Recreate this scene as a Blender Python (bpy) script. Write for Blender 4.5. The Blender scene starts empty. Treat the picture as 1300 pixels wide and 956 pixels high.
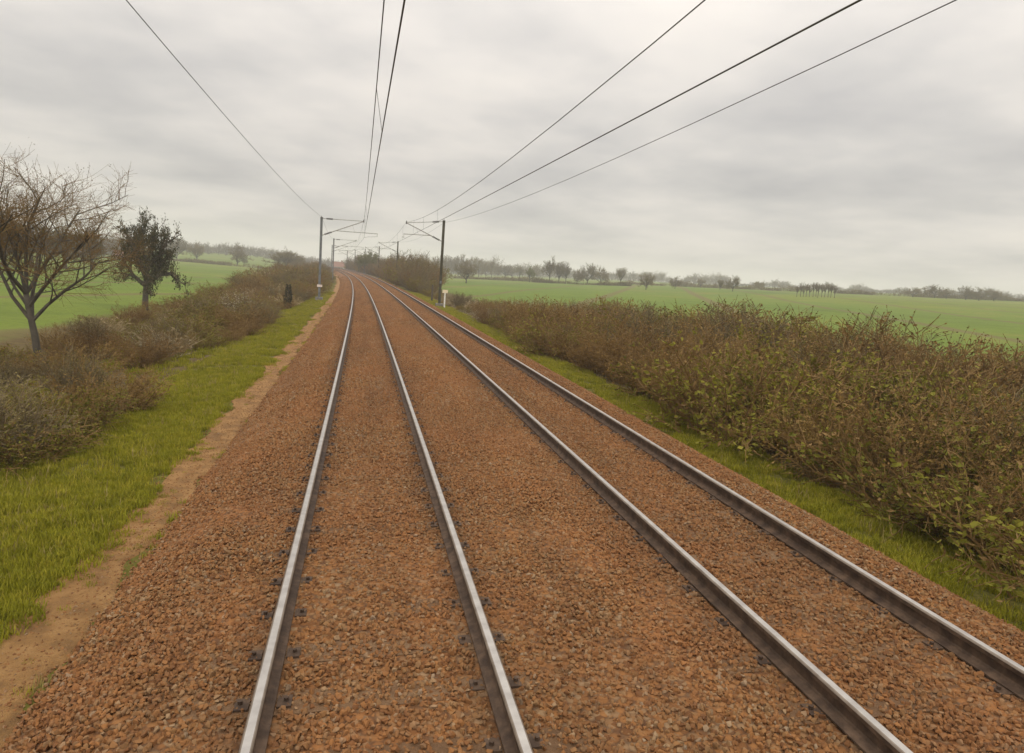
import bpy, math, random
import numpy as np
from mathutils import Vector, Matrix

random.seed(7)
rng = np.random.default_rng(11)
C = bpy.context.scene.collection
scene = bpy.context.scene
R = math.radians

# ------------------------------------------------------------------ helpers
class MB:
    """collects simple shapes and links them as one mesh object"""
    def __init__(self):
        self.v = []; self.f = []; self.m = []

    def add(self, vs, fs, mat=0):
        n = len(self.v)
        self.v.extend(vs)
        for f in fs:
            self.f.append(tuple(i + n for i in f)); self.m.append(mat)

    def box(self, c, s, mat=0, rot=None):
        x, y, z = s[0] / 2, s[1] / 2, s[2] / 2
        vs = [Vector(p) for p in ((-x, -y, -z), (x, -y, -z), (x, y, -z), (-x, y, -z),
                                  (-x, -y, z), (x, -y, z), (x, y, z), (-x, y, z))]
        if rot is not None:
            vs = [rot @ p for p in vs]
        c = Vector(c)
        self.add([tuple(p + c) for p in vs], [(0, 3, 2, 1), (4, 5, 6, 7), (0, 1, 5, 4),
                 (1, 2, 6, 5), (2, 3, 7, 6), (3, 0, 4, 7)], mat)

    def tube(self, pts, rad, k=6, mat=0, cap=True):
        pts = [Vector(p) for p in pts]
        n = len(pts)
        if not hasattr(rad, '__len__'):
            rad = [rad] * n
        d0 = (pts[-1] - pts[0])
        ref = Vector((0, 0, 1)) if abs(d0.z) < .8 * max(d0.length, 1e-9) else Vector((1, 0, 0))
        vs = []
        for i, p in enumerate(pts):
            t = (pts[min(i + 1, n - 1)] - pts[max(i - 1, 0)])
            if t.length < 1e-9:
                t = Vector((0, 0, 1))
            t.normalize()
            a = t.cross(ref)
            if a.length < 1e-4:
                a = t.cross(Vector((0, 1, 0)))
            a.normalize(); b = t.cross(a)
            for j in range(k):
                w = 2 * math.pi * j / k
                vs.append(tuple(p + (a * math.cos(w) + b * math.sin(w)) * rad[i]))
        fs = []
        for i in range(n - 1):
            for j in range(k):
                j2 = (j + 1) % k
                fs.append((i * k + j, i * k + j2, (i + 1) * k + j2, (i + 1) * k + j))
        if cap:
            fs.append(tuple(range(k - 1, -1, -1)))
            fs.append(tuple((n - 1) * k + j for j in range(k)))
        self.add(vs, fs, mat)

    def lathe(self, p0, p1, prof, k=10, mat=0):
        """prof: list of (t along p0-p1, radius)"""
        p0, p1 = Vector(p0), Vector(p1)
        # tiny t steps give the ridges of an insulator
        self.tube([p0.lerp(p1, t) for t, _ in prof], [r for _, r in prof], k, mat)

    def build(self, name, mats, parent=None, smooth=False):
        me = bpy.data.meshes.new(name)
        me.from_pydata(self.v, [], self.f)
        if not isinstance(mats, (list, tuple)):
            mats = [mats]
        for m in mats:
            me.materials.append(m)
        if any(self.m):
            me.polygons.foreach_set('material_index', self.m)
        if smooth:
            me.polygons.foreach_set('use_smooth', [True] * len(me.polygons))
        me.update()
        o = bpy.data.objects.new(name, me)
        C.objects.link(o)
        if parent is not None:
            o.parent = parent
        return o


def tag(o, label=None, cat=None, group=None, kind=None):
    if label: o['label'] = label
    if cat: o['category'] = cat
    if group: o['group'] = group
    if kind: o['kind'] = kind
    return o


def empty(name, loc=(0, 0, 0), rz=0.0):
    o = bpy.data.objects.new(name, None)
    C.objects.link(o)
    o.location = loc; o.rotation_euler = (0, 0, rz)
    o.empty_display_size = .3
    return o


def copy_tree(o, parent=None):
    c = o.copy(); C.objects.link(c); c.parent = parent
    for ch in list(o.children):
        copy_tree(ch, c)
    return c


def grid_mesh(name, P, mat, attrs=None, smooth=True):
    """P: (rows, cols, 3) array -> one sheet"""
    n, m, _ = P.shape
    idx = np.arange(n * m).reshape(n, m)
    q = np.stack([idx[:-1, :-1], idx[:-1, 1:], idx[1:, 1:], idx[1:, :-1]], -1).reshape(-1, 4)
    me = bpy.data.meshes.new(name)
    me.vertices.add(n * m); me.vertices.foreach_set('co', P.reshape(-1).astype(np.float32))
    me.loops.add(q.size); me.loops.foreach_set('vertex_index', q.reshape(-1).astype(np.int32))
    me.polygons.add(len(q)); me.polygons.foreach_set('loop_start', np.arange(0, q.size, 4, dtype=np.int32))
    me.update(calc_edges=True)
    if smooth:
        me.polygons.foreach_set('use_smooth', np.ones(len(q), dtype=bool))
    for k, v in (attrs or {}).items():
        a = me.attributes.new(k, 'FLOAT', 'POINT'); a.data.foreach_set('value', v.reshape(-1).astype(np.float32))
    me.materials.append(mat)
    me.validate()
    o = bpy.data.objects.new(name, me); C.objects.link(o)
    return o

# ------------------------------------------------------------------ track alignment
TILT = R(1.8)                    # superelevation of the curve
K0, K1, G2, KM = 1.2123781e-4, 2.9274866e-6, 5.9608172e-5, 215.0
D = 3.668                        # distance between track centres
S_ = np.arange(-40, 420.01, .25)
_sp = np.clip(S_, 0, None)
TH_ = K0 * S_ + .5 * K1 * np.minimum(_sp, KM) ** 2 + np.where(_sp > KM, K1 * KM * (_sp - KM), 0)
X_ = -np.concatenate([[0], np.cumsum(.5 * (np.sin(TH_[1:]) + np.sin(TH_[:-1])) * .25)])
Y_ = np.concatenate([[0], np.cumsum(.5 * (np.cos(TH_[1:]) + np.cos(TH_[:-1])) * .25)])
i0 = int(np.argmin(abs(S_)))
X_ -= X_[i0]; Y_ -= Y_[i0]
Z_ = np.where(_sp < 170, .5 * G2 * _sp ** 2, .5 * G2 * 170 ** 2 + G2 * 170 * (_sp - 170))
CT, ST = math.cos(TILT), math.sin(TILT)


def frame(s):
    return (np.interp(s, S_, X_), np.interp(s, S_, Y_), np.interp(s, S_, TH_), np.interp(s, S_, Z_))


def T(s, o, z):
    """point beside the track (canted track frame) -> world"""
    x, y, t, zz = frame(s)
    x = x + o * np.cos(t); y = y + o * np.sin(t); z = zz + z
    return np.stack(np.broadcast_arrays(x * CT - z * ST, y, x * ST + z * CT), -1)


def Tv(s, o, z):
    return Vector([float(a) for a in T(s, o, z)])

# world profile of the centre line against y
PW = T(S_, 0.0, 0.0)


def noise2(x, y, seed, scale):
    """smooth value noise"""
    x = np.asarray(x, float) / scale; y = np.asarray(y, float) / scale
    xi = np.floor(x).astype(int); yi = np.floor(y).astype(int)
    fx = x - xi; fy = y - yi
    fx = fx * fx * (3 - 2 * fx); fy = fy * fy * (3 - 2 * fy)
    def h(a, b):
        n = (a * 374761393 + b * 668265263 + seed * 974711) & 0x7fffffff
        n = ((n ^ (n >> 13)) * 1274126177) & 0x7fffffff
        return ((n ^ (n >> 16)) & 0xffff) / 65535.0
    return (h(xi, yi) * (1 - fx) + h(xi + 1, yi) * fx) * (1 - fy) + (h(xi, yi + 1) * (1 - fx) + h(xi + 1, yi + 1) * fx) * fy


def sstep(a, b, x):
    t = np.clip((np.asarray(x, float) - a) / (b - a), 0, 1)
    return t * t * (3 - 2 * t)


def field_z(X, Y):
    X = np.asarray(X, float); Y = np.asarray(Y, float)
    d = np.hypot(X, Y)
    right = np.interp(X, [-30, 10, 30, 62, 82, 110, 200, 350, 800, 1600],
                      [-1.4, -1.0, 0.2, 1.3, 1.9, 3.3, 6.2, 11.0, 17.0, 24.0])
    right = right * np.interp(Y, [-100, 40, 150], [.6, .75, 1.0]) + .35 * (noise2(X, Y, 3, 60) - .5)
    left = np.interp(d, [0, 60, 300, 420, 540, 900, 1700], [-1.5, -1.5, -.9, 1.2, 4.2, 7.0, 10.0])
    left = left + .5 * (noise2(X, Y, 4, 70) - .5) * np.clip(d / 150, 0, 1)
    w = sstep(-50, 20, X + .06 * Y)
    return left * (1 - w) + right * w


def ground_z(X, Y):
    """height of the ground sheet in world space"""
    X = np.asarray(X, float); Y = np.asarray(Y, float)
    xc = np.interp(Y, PW[:, 1], PW[:, 0]); zc = np.interp(Y, PW[:, 1], PW[:, 2])
    tc = np.interp(Y, Y_, TH_)
    o = (X - xc) * np.cos(tc)
    prof = np.interp(o, [-30, -14, -8.5, -6.0, -4.7, -3.4, -2.4, -1.0, 5.0, 5.9, 7.2, 9.0, 12.0, 30],
                     [-1.5, -1.45, -1.3, -1.0, -.8, -.70, -.66, -.62, -.40, -.36, -.40, -.6, -.8, -.9])
    corr = zc + prof
    w = np.where(o < 0, sstep(9, 20, -o), sstep(11, 26, o))
    w = np.maximum(w, sstep(330, 380, Y))
    bump = .10 * (noise2(X, Y, 5, 1.7) - .5) + .05 * (noise2(X, Y, 6, .6) - .5)
    edge = np.where(o < 0, sstep(3.0, 4.5, -o), sstep(6.2, 7.5, o))
    return corr * (1 - w) + field_z(X, Y) * w + bump * edge, o


def GZ(x, y):
    return float(ground_z(x, y)[0])

# ------------------------------------------------------------------ camera
YAW, PITCH, ROLL, CX, CH, F_PX = 0.2168294, 0.15000558, 0.042367242, -0.15102947, 2.6087925, 866.7
cy, sy, cp, sp = math.cos(YAW), math.sin(YAW), math.cos(PITCH), math.sin(PITCH)
fwd = Vector((sy * cp, cy * cp, -sp)); rgt = Vector((cy, -sy, 0)); upv = rgt.cross(fwd)
r2 = rgt * math.cos(ROLL) + upv * math.sin(ROLL); u2 = -rgt * math.sin(ROLL) + upv * math.cos(ROLL)
TW = Matrix(((CT, 0, -ST), (0, 1, 0), (ST, 0, CT)))
r2, u2, fwd = TW @ r2, TW @ u2, TW @ fwd
CAM = TW @ Vector((CX, 0, CH))
cam = bpy.data.cameras.new('camera'); camo = bpy.data.objects.new('camera', cam); C.objects.link(camo)
m3 = Matrix((r2, u2, -fwd)).transposed()
camo.matrix_world = Matrix.Translation(CAM) @ m3.to_4x4()
cam.sensor_width = 36.0; cam.lens = 36 * F_PX / 1300
cam.clip_start = .05; cam.clip_end = 6000
scene.camera = camo


def spot(px, py, dist):
    """where something seen in that direction stands, at that distance over the ground"""
    d = fwd + r2 * ((px - 650) / F_PX) - u2 * ((py - 478) / F_PX)
    k = dist / math.hypot(d.x, d.y)
    x, y = CAM.x + d.x * k, CAM.y + d.y * k
    return x, y, GZ(x, y)

# ------------------------------------------------------------------ materials
def mat(name, color=(.5, .5, .5), rough=.8, metal=0.0, spec=.3):
    m = bpy.data.materials.new(name); m.use_nodes = True
    b = m.node_tree.nodes['Principled BSDF']
    b.inputs['Base Color'].default_value = (*color, 1)
    b.inputs['Roughness'].default_value = rough
    b.inputs['Metallic'].default_value = metal
    b.inputs['Specular IOR Level'].default_value = spec
    return m


def N(nt, kind, **kw):
    n = nt.nodes.new(kind)
    for k, v in kw.items():
        if k in n.inputs.keys():
            n.inputs[k].default_value = v
        else:
            setattr(n, k, v)
    return n


def ramp(nt, fac, stops):
    r = nt.nodes.new('ShaderNodeValToRGB')
    el = r.color_ramp.elements
    while len(el) < len(stops):
        el.new(.5)
    for e, (p, c) in zip(el, stops):
        e.position = p; e.color = (*c, 1)
    nt.links.new(fac, r.inputs[0])
    return r.outputs[0]


def mixc(nt, fac, a, b, mode='MIX'):
    m = nt.nodes.new('ShaderNodeMix'); m.data_type = 'RGBA'; m.blend_type = mode
    for sock, v in ((m.inputs[0], fac), (m.inputs[6], a), (m.inputs[7], b)):
        if hasattr(v, 'is_output'):
            nt.links.new(v, sock)
        else:
            sock.default_value = v if not isinstance(v, tuple) else (*v, 1)
    return m.outputs[2]


def math_(nt, op, a, b=None):
    m = nt.nodes.new('ShaderNodeMath'); m.operation = op
    for i, v in enumerate((a, b)):
        if v is None: continue
        if hasattr(v, 'is_output'): nt.links.new(v, m.inputs[i])
        else: m.inputs[i].default_value = v
    return m.outputs[0]


def maprange(nt, v, a, b):
    m = nt.nodes.new('ShaderNodeMapRange'); m.interpolation_type = 'SMOOTHSTEP'
    nt.links.new(v, m.inputs[0]); m.inputs[1].default_value = a; m.inputs[2].default_value = b
    return m.outputs[0]


def noise_tex(nt, scale, detail=6, vec=None, rough=.6):
    n = nt.nodes.new('ShaderNodeTexNoise')
    n.inputs['Scale'].default_value = scale; n.inputs['Detail'].default_value = detail
    n.inputs['Roughness'].default_value = rough
    if vec is not None: nt.links.new(vec, n.inputs['Vector'])
    return n.outputs['Fac']


def noisy(name, stops, scale, rough=.85, detail=6, bump=0.0, bscale=None, metal=0.0, random_mix=None, spec=.3, translucent=0):
    """procedural colour from noise; optional per-object variation"""
    m = mat(name, rough=rough, metal=metal, spec=spec); nt = m.node_tree
    b = nt.nodes['Principled BSDF']
    tc = nt.nodes.new('ShaderNodeTexCoord')
    f = noise_tex(nt, scale, detail, tc.outputs['Object'])
    f = maprange(nt, f, .25, .75)
    if random_mix:
        oi = nt.nodes.new('ShaderNodeObjectInfo')
        f = math_(nt, 'ADD', math_(nt, 'MULTIPLY', f, 1 - random_mix), math_(nt, 'MULTIPLY', oi.outputs['Random'], random_mix))
    nt.links.new(ramp(nt, f, stops), b.inputs['Base Color'])
    if bump:
        bn = nt.nodes.new('ShaderNodeBump'); bn.inputs['Strength'].default_value = bump
        bn.inputs['Distance'].default_value = .05
        nt.links.new(noise_tex(nt, bscale or scale * 3, 6, tc.outputs['Object']), bn.inputs['Height'])
        nt.links.new(bn.outputs[0], b.inputs['Normal'])
    return m

M = {}
M['rail_top'] = noisy('polished_steel', [(0, (.40, .37, .34)), (1, (.55, .52, .48))], 8, rough=.36, metal=.9)
M['rail_head'] = noisy('worn_rail_head_steel', [(0, (.16, .125, .095)), (1, (.27, .225, .18))], 8, rough=.5, metal=.5)
M['rail_side'] = noisy('rusty_steel', [(0, (.035, .020, .012)), (.5, (.066, .040, .024)), (1, (.11, .068, .042))], 9, rough=.75, bump=.2)
M['galv'] = noisy('weathered_galvanised_steel', [(0, (.10, .105, .105)), (1, (.20, .21, .215))], 3, rough=.6, metal=.2)
M['dark_mast'] = noisy('dark_painted_steel', [(0, (.035, .032, .018)), (.6, (.055, .05, .028)), (1, (.09, .075, .045))], 2.5, rough=.7)
M['arm'] = noisy('grey_tube_steel', [(0, (.26, .25, .22)), (1, (.36, .35, .31))], 6, rough=.55, metal=.2)
M['insulator'] = noisy('brown_porcelain', [(0, (.025, .018, .015)), (1, (.06, .045, .037))], 10, rough=.3, spec=.5)
M['wire'] = noisy('weathered_copper_wire', [(0, (.05, .045, .035)), (1, (.09, .08, .06))], 4, rough=.6, metal=.3)
M['concrete'] = noisy('stained_concrete', [(0, (.12, .11, .095)), (1, (.27, .25, .22))], 5, bump=.3)
M['plate'] = noisy('pale_enamel_plate', [(0, (.55, .44, .38)), (1, (.72, .62, .55))], 9, rough=.5)
M['white_post'] = noisy('weathered_white_paint', [(0, (.52, .49, .42)), (.6, (.74, .72, .66)), (1, (.8, .79, .74))], 7, rough=.6)
M['cream_plate'] = noisy('cream_sign_plate', [(0, (.66, .55, .36)), (1, (.78, .68, .48))], 8, rough=.5)
M['sleeper'] = noisy('rust_dusted_sleeper', [(0, (.085, .045, .020)), (.5, (.14, .075, .034)), (1, (.19, .115, .058))], 9, bump=.7, bscale=40, random_mix=.35)
M['wood'] = noisy('weathered_wood', [(0, (.05, .04, .028)), (1, (.12, .095, .065))], 8, bump=.3)

# ballast stones: rust-dusted
def stone_material():
    m = mat('rust_dusted_ballast_stone', rough=.92, spec=.2); nt = m.node_tree; b = nt.nodes['Principled BSDF']
    oi = nt.nodes.new('ShaderNodeObjectInfo'); geo = nt.nodes.new('ShaderNodeNewGeometry')
    c = ramp(nt, oi.outputs['Random'], [(0, (.13, .054, .019)), (.22, (.20, .087, .029)), (.5, (.255, .118, .040)),
                                        (.72, (.20, .112, .046)), (.88, (.25, .142, .062)), (.96, (.29, .20, .11)), (1, (.22, .19, .15))])
    f = noise_tex(nt, .5, 4, geo.outputs['Position'])
    c = mixc(nt, maprange(nt, f, .35, .7), c, (.24, .098, .034), 'MIX')
    f2 = noise_tex(nt, 22, 4, geo.outputs['Position'])
    c2 = mixc(nt, .55, c, ramp(nt, oi.outputs['Random'], [(0, (.12, .052, .019)), (.4, (.25, .113, .037)), (.8, (.20, .112, .047)), (1, (.27, .18, .10))]))
    c3 = mixc(nt, math_(nt, 'MULTIPLY', maprange(nt, f2, .45, .7), .35), c2, (.12, .07, .045))
    at = nt.nodes.new('ShaderNodeAttribute'); at.attribute_type = 'INSTANCER'; at.attribute_name = 'stain'
    c4 = mixc(nt, math_(nt, 'MULTIPLY', at.outputs['Fac'], .66), c3, (.075, .042, .022))
    nt.links.new(c4, b.inputs['Base Color'])
    return m
M['stone'] = stone_material()


def ballast_material():
    m = mat('rust_dusted_ballast', rough=.95, spec=.15); nt = m.node_tree; b = nt.nodes['Principled BSDF']
    geo = nt.nodes.new('ShaderNodeNewGeometry')
    vo = nt.nodes.new('ShaderNodeTexVoronoi'); vo.inputs['Scale'].default_value = 17
    nt.links.new(geo.outputs['Position'], vo.inputs['Vector'])
    sep = nt.nodes.new('ShaderNodeSeparateColor'); nt.links.new(vo.outputs['Color'], sep.inputs[0])
    c = ramp(nt, sep.outputs[0], [(0, (.12, .052, .019)), (.3, (.20, .088, .030)), (.6, (.25, .116, .040)),
                                  (.82, (.20, .113, .053)), (1, (.25, .165, .09))])
    f = noise_tex(nt, .5, 4, geo.outputs['Position'])
    c = mixc(nt, math_(nt, 'MULTIPLY', maprange(nt, f, .35, .7), .45), c, (.24, .098, .034))
    gap_shade = maprange(nt, vo.outputs['Distance'], .45, .75)
    c = mixc(nt, math_(nt, 'MULTIPLY', gap_shade, .6), c, (.06, .035, .022))  # shade between the stones, mixed into the colour along the cell edges
    at = nt.nodes.new('ShaderNodeAttribute'); at.attribute_name = 'stain'
    c = mixc(nt, math_(nt, 'MULTIPLY', at.outputs['Fac'], .66), c, (.075, .042, .022))
    nt.links.new(c, b.inputs['Base Color'])
    bn = nt.nodes.new('ShaderNodeBump'); bn.inputs['Strength'].default_value = .9; bn.inputs['Distance'].default_value = .03
    bn.invert = True
    nt.links.new(vo.outputs['Distance'], bn.inputs['Height']); nt.links.new(bn.outputs[0], b.inputs['Normal'])
    return m
M['ballast'] = ballast_material()


def ground_material():
    m = mat('meadow_and_litter', rough=.95, spec=.1); nt = m.node_tree; b = nt.nodes['Principled BSDF']
    geo = nt.nodes.new('ShaderNodeNewGeometry')
    off = nt.nodes.new('ShaderNodeAttribute'); off.attribute_name = 'off'; o = off.outputs['Fac']
    pos = geo.outputs['Position']
    big = noise_tex(nt, .018, 5, pos); mid = noise_tex(nt, .16, 5, pos); fine = noise_tex(nt, 2.6, 8, pos, .7); vf = noise_tex(nt, 18, 6, pos, .7)
    # pasture
    g = ramp(nt, math_(nt, 'ADD', math_(nt, 'MULTIPLY', big, .6), math_(nt, 'MULTIPLY', mid, .4)),
             [(.36, (.066, .105, .012)), (.45, (.10, .160, .018)), (.54, (.125, .180, .022)), (.60, (.175, .180, .036)), (.68, (.20, .17, .050))])
    vp = nt.nodes.new('ShaderNodeTexVoronoi'); vp.inputs['Scale'].default_value = .0065
    mpv = nt.nodes.new('ShaderNodeMapping'); mpv.inputs['Scale'].default_value = (1, 1.7, 0); mpv.inputs['Rotation'].default_value = (0, 0, R(-20)); nt.links.new(pos, mpv.inputs[0])
    nt.links.new(mpv.outputs[0], vp.inputs['Vector'])
    spv = nt.nodes.new('ShaderNodeSeparateColor'); nt.links.new(vp.outputs['Color'], spv.inputs[0])
    tint = ramp(nt, spv.outputs[0], [(0, (.80, .86, .70)), (.35, (1, 1, 1)), (.65, (1.12, 1.02, .95)), (1, (1.3, 1.06, 1.2))])
    g = mixc(nt, 1.0, g, tint, 'MULTIPLY')
    g = mixc(nt, math_(nt, 'MULTIPLY', maprange(nt, vf, .4, .65), .35), g, (.15, .15, .05))
    g = mixc(nt, math_(nt, 'MULTIPLY', maprange(nt, fine, .35, .7), .6), g, (.08, .105, .022))
    # drill rows and tramlines across the cereal field
    mp = nt.nodes.new('ShaderNodeMapping'); mp.inputs['Rotation'].default_value = (0, 0, R(24)); nt.links.new(pos, mp.inputs[0])
    wv = nt.nodes.new('ShaderNodeTexWave'); wv.inputs['Scale'].default_value = .0175; wv.inputs['Distortion'].default_value = .25
    wv.inputs['Detail'].default_value = 3; nt.links.new(mp.outputs[0], wv.inputs[0])
    g = mixc(nt, math_(nt, 'MULTIPLY', maprange(nt, wv.outputs['Fac'], .955, .99), .75), g, (.13, .10, .045))
    # litter below the scrub
    l = ramp(nt, fine, [(.3, (.060, .042, .018)), (.5, (.10, .070, .030)), (.7, (.12, .10, .034))])
    jit = math_(nt, 'MULTIPLY', math_(nt, 'SUBTRACT', mid, .5), 3.0)
    oj = math_(nt, 'ADD', o, jit)
    isl = maprange(nt, oj, -13.5, -15.5)      # 1 out in the left field
    isr = maprange(nt, oj, 13.5, 16)
    c = mixc(nt, math_(nt, 'MAXIMUM', isl, isr), l, g)
    # green verges
    vg = ramp(nt, vf, [(.3, (.060, .055, .012)), (.5, (.10, .092, .016)), (.7, (.13, .105, .030))])
    vg = mixc(nt, math_(nt, 'MULTIPLY', maprange(nt, fine, .52, .68), .6), vg, (.15, .11, .04))
    jf = math_(nt, 'ADD', o, math_(nt, 'MULTIPLY', math_(nt, 'SUBTRACT', noise_tex(nt, .7, 5, pos), .5), 1.2))
    vm = math_(nt, 'MULTIPLY', maprange(nt, jf, -5.3, -4.7), maprange(nt, jf, 7.5, 7.0))
    c = mixc(nt, vm, c, vg)
    nt.links.new(c, b.inputs['Base Color'])
    bn = nt.nodes.new('ShaderNodeBump'); bn.inputs['Strength'].default_value = .6; bn.inputs['Distance'].default_value = .12
    nt.links.new(math_(nt, 'ADD', fine, math_(nt, 'MULTIPLY', vf, .4)), bn.inputs['Height']); nt.links.new(bn.outputs[0], b.inputs['Normal'])
    return m
M['ground'] = ground_material()
M['path'] = noisy('sandy_gravel_path', [(0, (.14, .072, .022)), (.5, (.24, .125, .038)), (1, (.31, .175, .062))], 3.5, bump=.9, bscale=40, detail=8)


def leafy(name, stops, rnd=.5, rough=.8, tr=.25):
    m = noisy(name, stops, 3, rough=rough, random_mix=rnd, spec=.2)
    nt = m.node_tree; b = nt.nodes['Principled BSDF']; out = nt.nodes['Material Output']
    t = nt.nodes.new('ShaderNodeBsdfTranslucent'); mx = nt.nodes.new('ShaderNodeMixShader'); mx.inputs[0].default_value = tr
    src = b.inputs['Base Color'].links[0].from_socket
    nt.links.new(src, t.inputs[0]); nt.links.new(b.outputs[0], mx.inputs[1]); nt.links.new(t.outputs[0], mx.inputs[2])
    nt.links.new(mx.outputs[0], out.inputs[0])
    return m

M['bark'] = noisy('grey_brown_bark', [(0, (.045, .038, .028)), (1, (.11, .095, .07))], 2, bump=.3)
M['twig'] = noisy('fine_grey_brown_twigs', [(0, (.09, .065, .032)), (1, (.155, .115, .060))], 1.5, random_mix=.5)
M['red_twig'] = noisy('reddish_brown_twigs', [(0, (.12, .070, .020)), (1, (.215, .13, .042))], 1.5, random_mix=.4)
M['bud'] = leafy('brown_olive_buds', [(0, (.10, .078, .026)), (.5, (.17, .14, .045)), (1, (.25, .20, .075))])
M['ivy'] = leafy('dark_ivy_leaves', [(0, (.030, .034, .014)), (1, (.07, .07, .03))], tr=.2)
M['young'] = leafy('young_yellow_green_leaves', [(0, (.10, .12, .03)), (1, (.17, .18, .06))])
M['brown_leaf'] = leafy('dry_brown_leaves', [(0, (.10, .048, .014)), (.35, (.19, .105, .028)), (.7, (.25, .165, .045)), (1, (.34, .25, .085))])
M['olive_leaf'] = leafy('olive_bramble_leaves', [(0, (.065, .070, .008)), (.4, (.15, .140, .014)), (.75, (.22, .20, .024)), (1, (.30, .24, .045))])
M['straw'] = leafy('dry_straw', [(0, (.26, .20, .10)), (1, (.40, .31, .17))])
M['weed'] = leafy('yellowed_dry_weeds', [(0, (.20, .16, .045)), (1, (.34, .27, .09))])
M['blossom'] = leafy('cream_blossom', [(0, (.34, .29, .17)), (1, (.52, .46, .32))])
M['grass'] = leafy('short_verge_grass', [(0, (.15, .15, .010)), (.55, (.26, .25, .015)), (.85, (.33, .285, .03)), (1, (.36, .27, .08))], rnd=.75, tr=.4)
M['conifer'] = leafy('dark_needles', [(0, (.028, .030, .014)), (1, (.06, .06, .028))], tr=.1)

# ------------------------------------------------------------------ ground sheet
ocol = np.concatenate([-np.geomspace(1500, 16, 44), np.linspace(-15, -2, 66), np.linspace(-1.5, 5.5, 8),
                       np.linspace(5.8, 15, 47), np.geomspace(16, 1500, 44)])
yrow = np.concatenate([np.linspace(-60, 0, 20), np.linspace(.4, 60, 150), np.linspace(61, 200, 140), np.geomspace(203, 1900, 90)])
tcr = np.interp(yrow, Y_, TH_); xcr = np.interp(yrow, PW[:, 1], PW[:, 0])
fade = 1 - sstep(340, 420, yrow)
XX = xcr[:, None] + ocol[None] / np.cos(tcr * fade)[:, None]
YY = np.repeat(yrow[:, None], len(ocol), 1)
GZZ, OFF = ground_z(XX, YY)
OFF = np.where((YY > 345), np.where(ocol[None] < 0, -60, 60), OFF)
ground = grid_mesh('ground', np.stack([XX, YY, GZZ], -1), M['ground'], {'off': OFF})
tag(ground, 'green fields and brown scrub floor on both sides of the railway', kind='structure')

# ------------------------------------------------------------------ ballast bed
def stain(sv, ov):
    """oil and brake dust lying along the rails, 0..1"""
    st = .55 * noise2(ov * 9, sv, 71, 1.0 * 3) + .45 * noise2(ov * 22, sv, 72, 4.5)
    near = np.zeros_like(ov)
    for rr in (-.755, .755, D - .755, D + .755):
        near = np.maximum(near, np.exp(-((ov - rr) / .20) ** 2))
    mid = np.exp(-(ov / .30) ** 2) + np.exp(-((ov - D) / .30) ** 2)
    return np.clip(.75 * (st - .28) + .40 * near + .18 * mid * noise2(ov, sv, 73, 7), 0, 1)


prof_o = np.array([-2.75, -2.5, -1.95, -1.65, -1.2, -.85, -.65, 0, .65, .85, 1.4, 1.85, 2.3, 2.8, 3.0, 3.668, 4.3, 4.55, 5.0, 5.25, 5.6, 6.05, 6.2])
prof_z = np.array([-.72, -.62, -.34, -.22, -.185, -.190, -.190, -.186, -.190, -.190, -.18, -.175, -.18, -.190, -.190, -.186, -.190, -.190, -.185, -.22, -.39, -.60, -.72])
svals = np.concatenate([np.arange(-12, 60, .3), np.arange(60, 345, 1.5)])
fine_o = np.unique(np.concatenate([prof_o, np.arange(-2.7, 6.2, .09)]))
fine_z = np.interp(fine_o, prof_o, prof_z)
SS, OO = np.meshgrid(svals, fine_o, indexing='ij')
wob = .10 * (noise2(SS, OO * 0, 21, 2.3) - .5) * (np.abs(OO - 1.83) > 3.4)
ZZ = np.repeat(fine_z[None], len(svals), 0) + .03 * (noise2(SS, OO, 22, .5) - .5) * (np.abs(fine_z[None] + .185) < .3)
ballast = grid_mesh('ballast_bed', T(SS, OO + wob, ZZ), M['ballast'], {'stain': stain(SS, OO)})
tag(ballast, 'rust brown stone ballast under both tracks', kind='structure')

# cess path
po = np.linspace(-3.06, -2.40, 13)
SP, OP = np.meshgrid(np.concatenate([np.arange(-12, 60, .12), np.arange(60, 345, 1)]), po, indexing='ij')
ed = np.sign(OP + 2.73)
ek = np.abs(OP + 2.73) / .33
OPj = OP + ek * (.42 * (noise2(SP, OP * 0 + ed, 31, 1.3) - .5) + .26 * (noise2(SP, OP * 0 + ed * 7, 32, .3) - .5))
PP = T(SP, OPj, -.6)
gz, _ = ground_z(PP[..., 0], PP[..., 1])
PP[..., 2] = gz + .018 - .022 * (ek > .9)
path = grid_mesh('gravel_path', PP, M['path'])
tag(path, 'narrow sandy path beside the ballast', kind='structure')

# ------------------------------------------------------------------ instanced loose stuff (stones, grass)
def icos(seed, sx, sy, sz):
    """an angular broken stone: hull of a few random points"""
    import bmesh
    r = random.Random(seed)
    bm = bmesh.new()
    for _ in range(13):
        v = Vector((r.gauss(0, 1), r.gauss(0, 1), r.gauss(0, 1))).normalized() * r.uniform(.8, 1.15)
        bm.verts.new((v.x * sx, v.y * sy, v.z * sz))
    bmesh.ops.convex_hull(bm, input=bm.verts)
    me = bpy.data.meshes.new('stone'); bm.to_mesh(me); bm.free()
    return me


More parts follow.
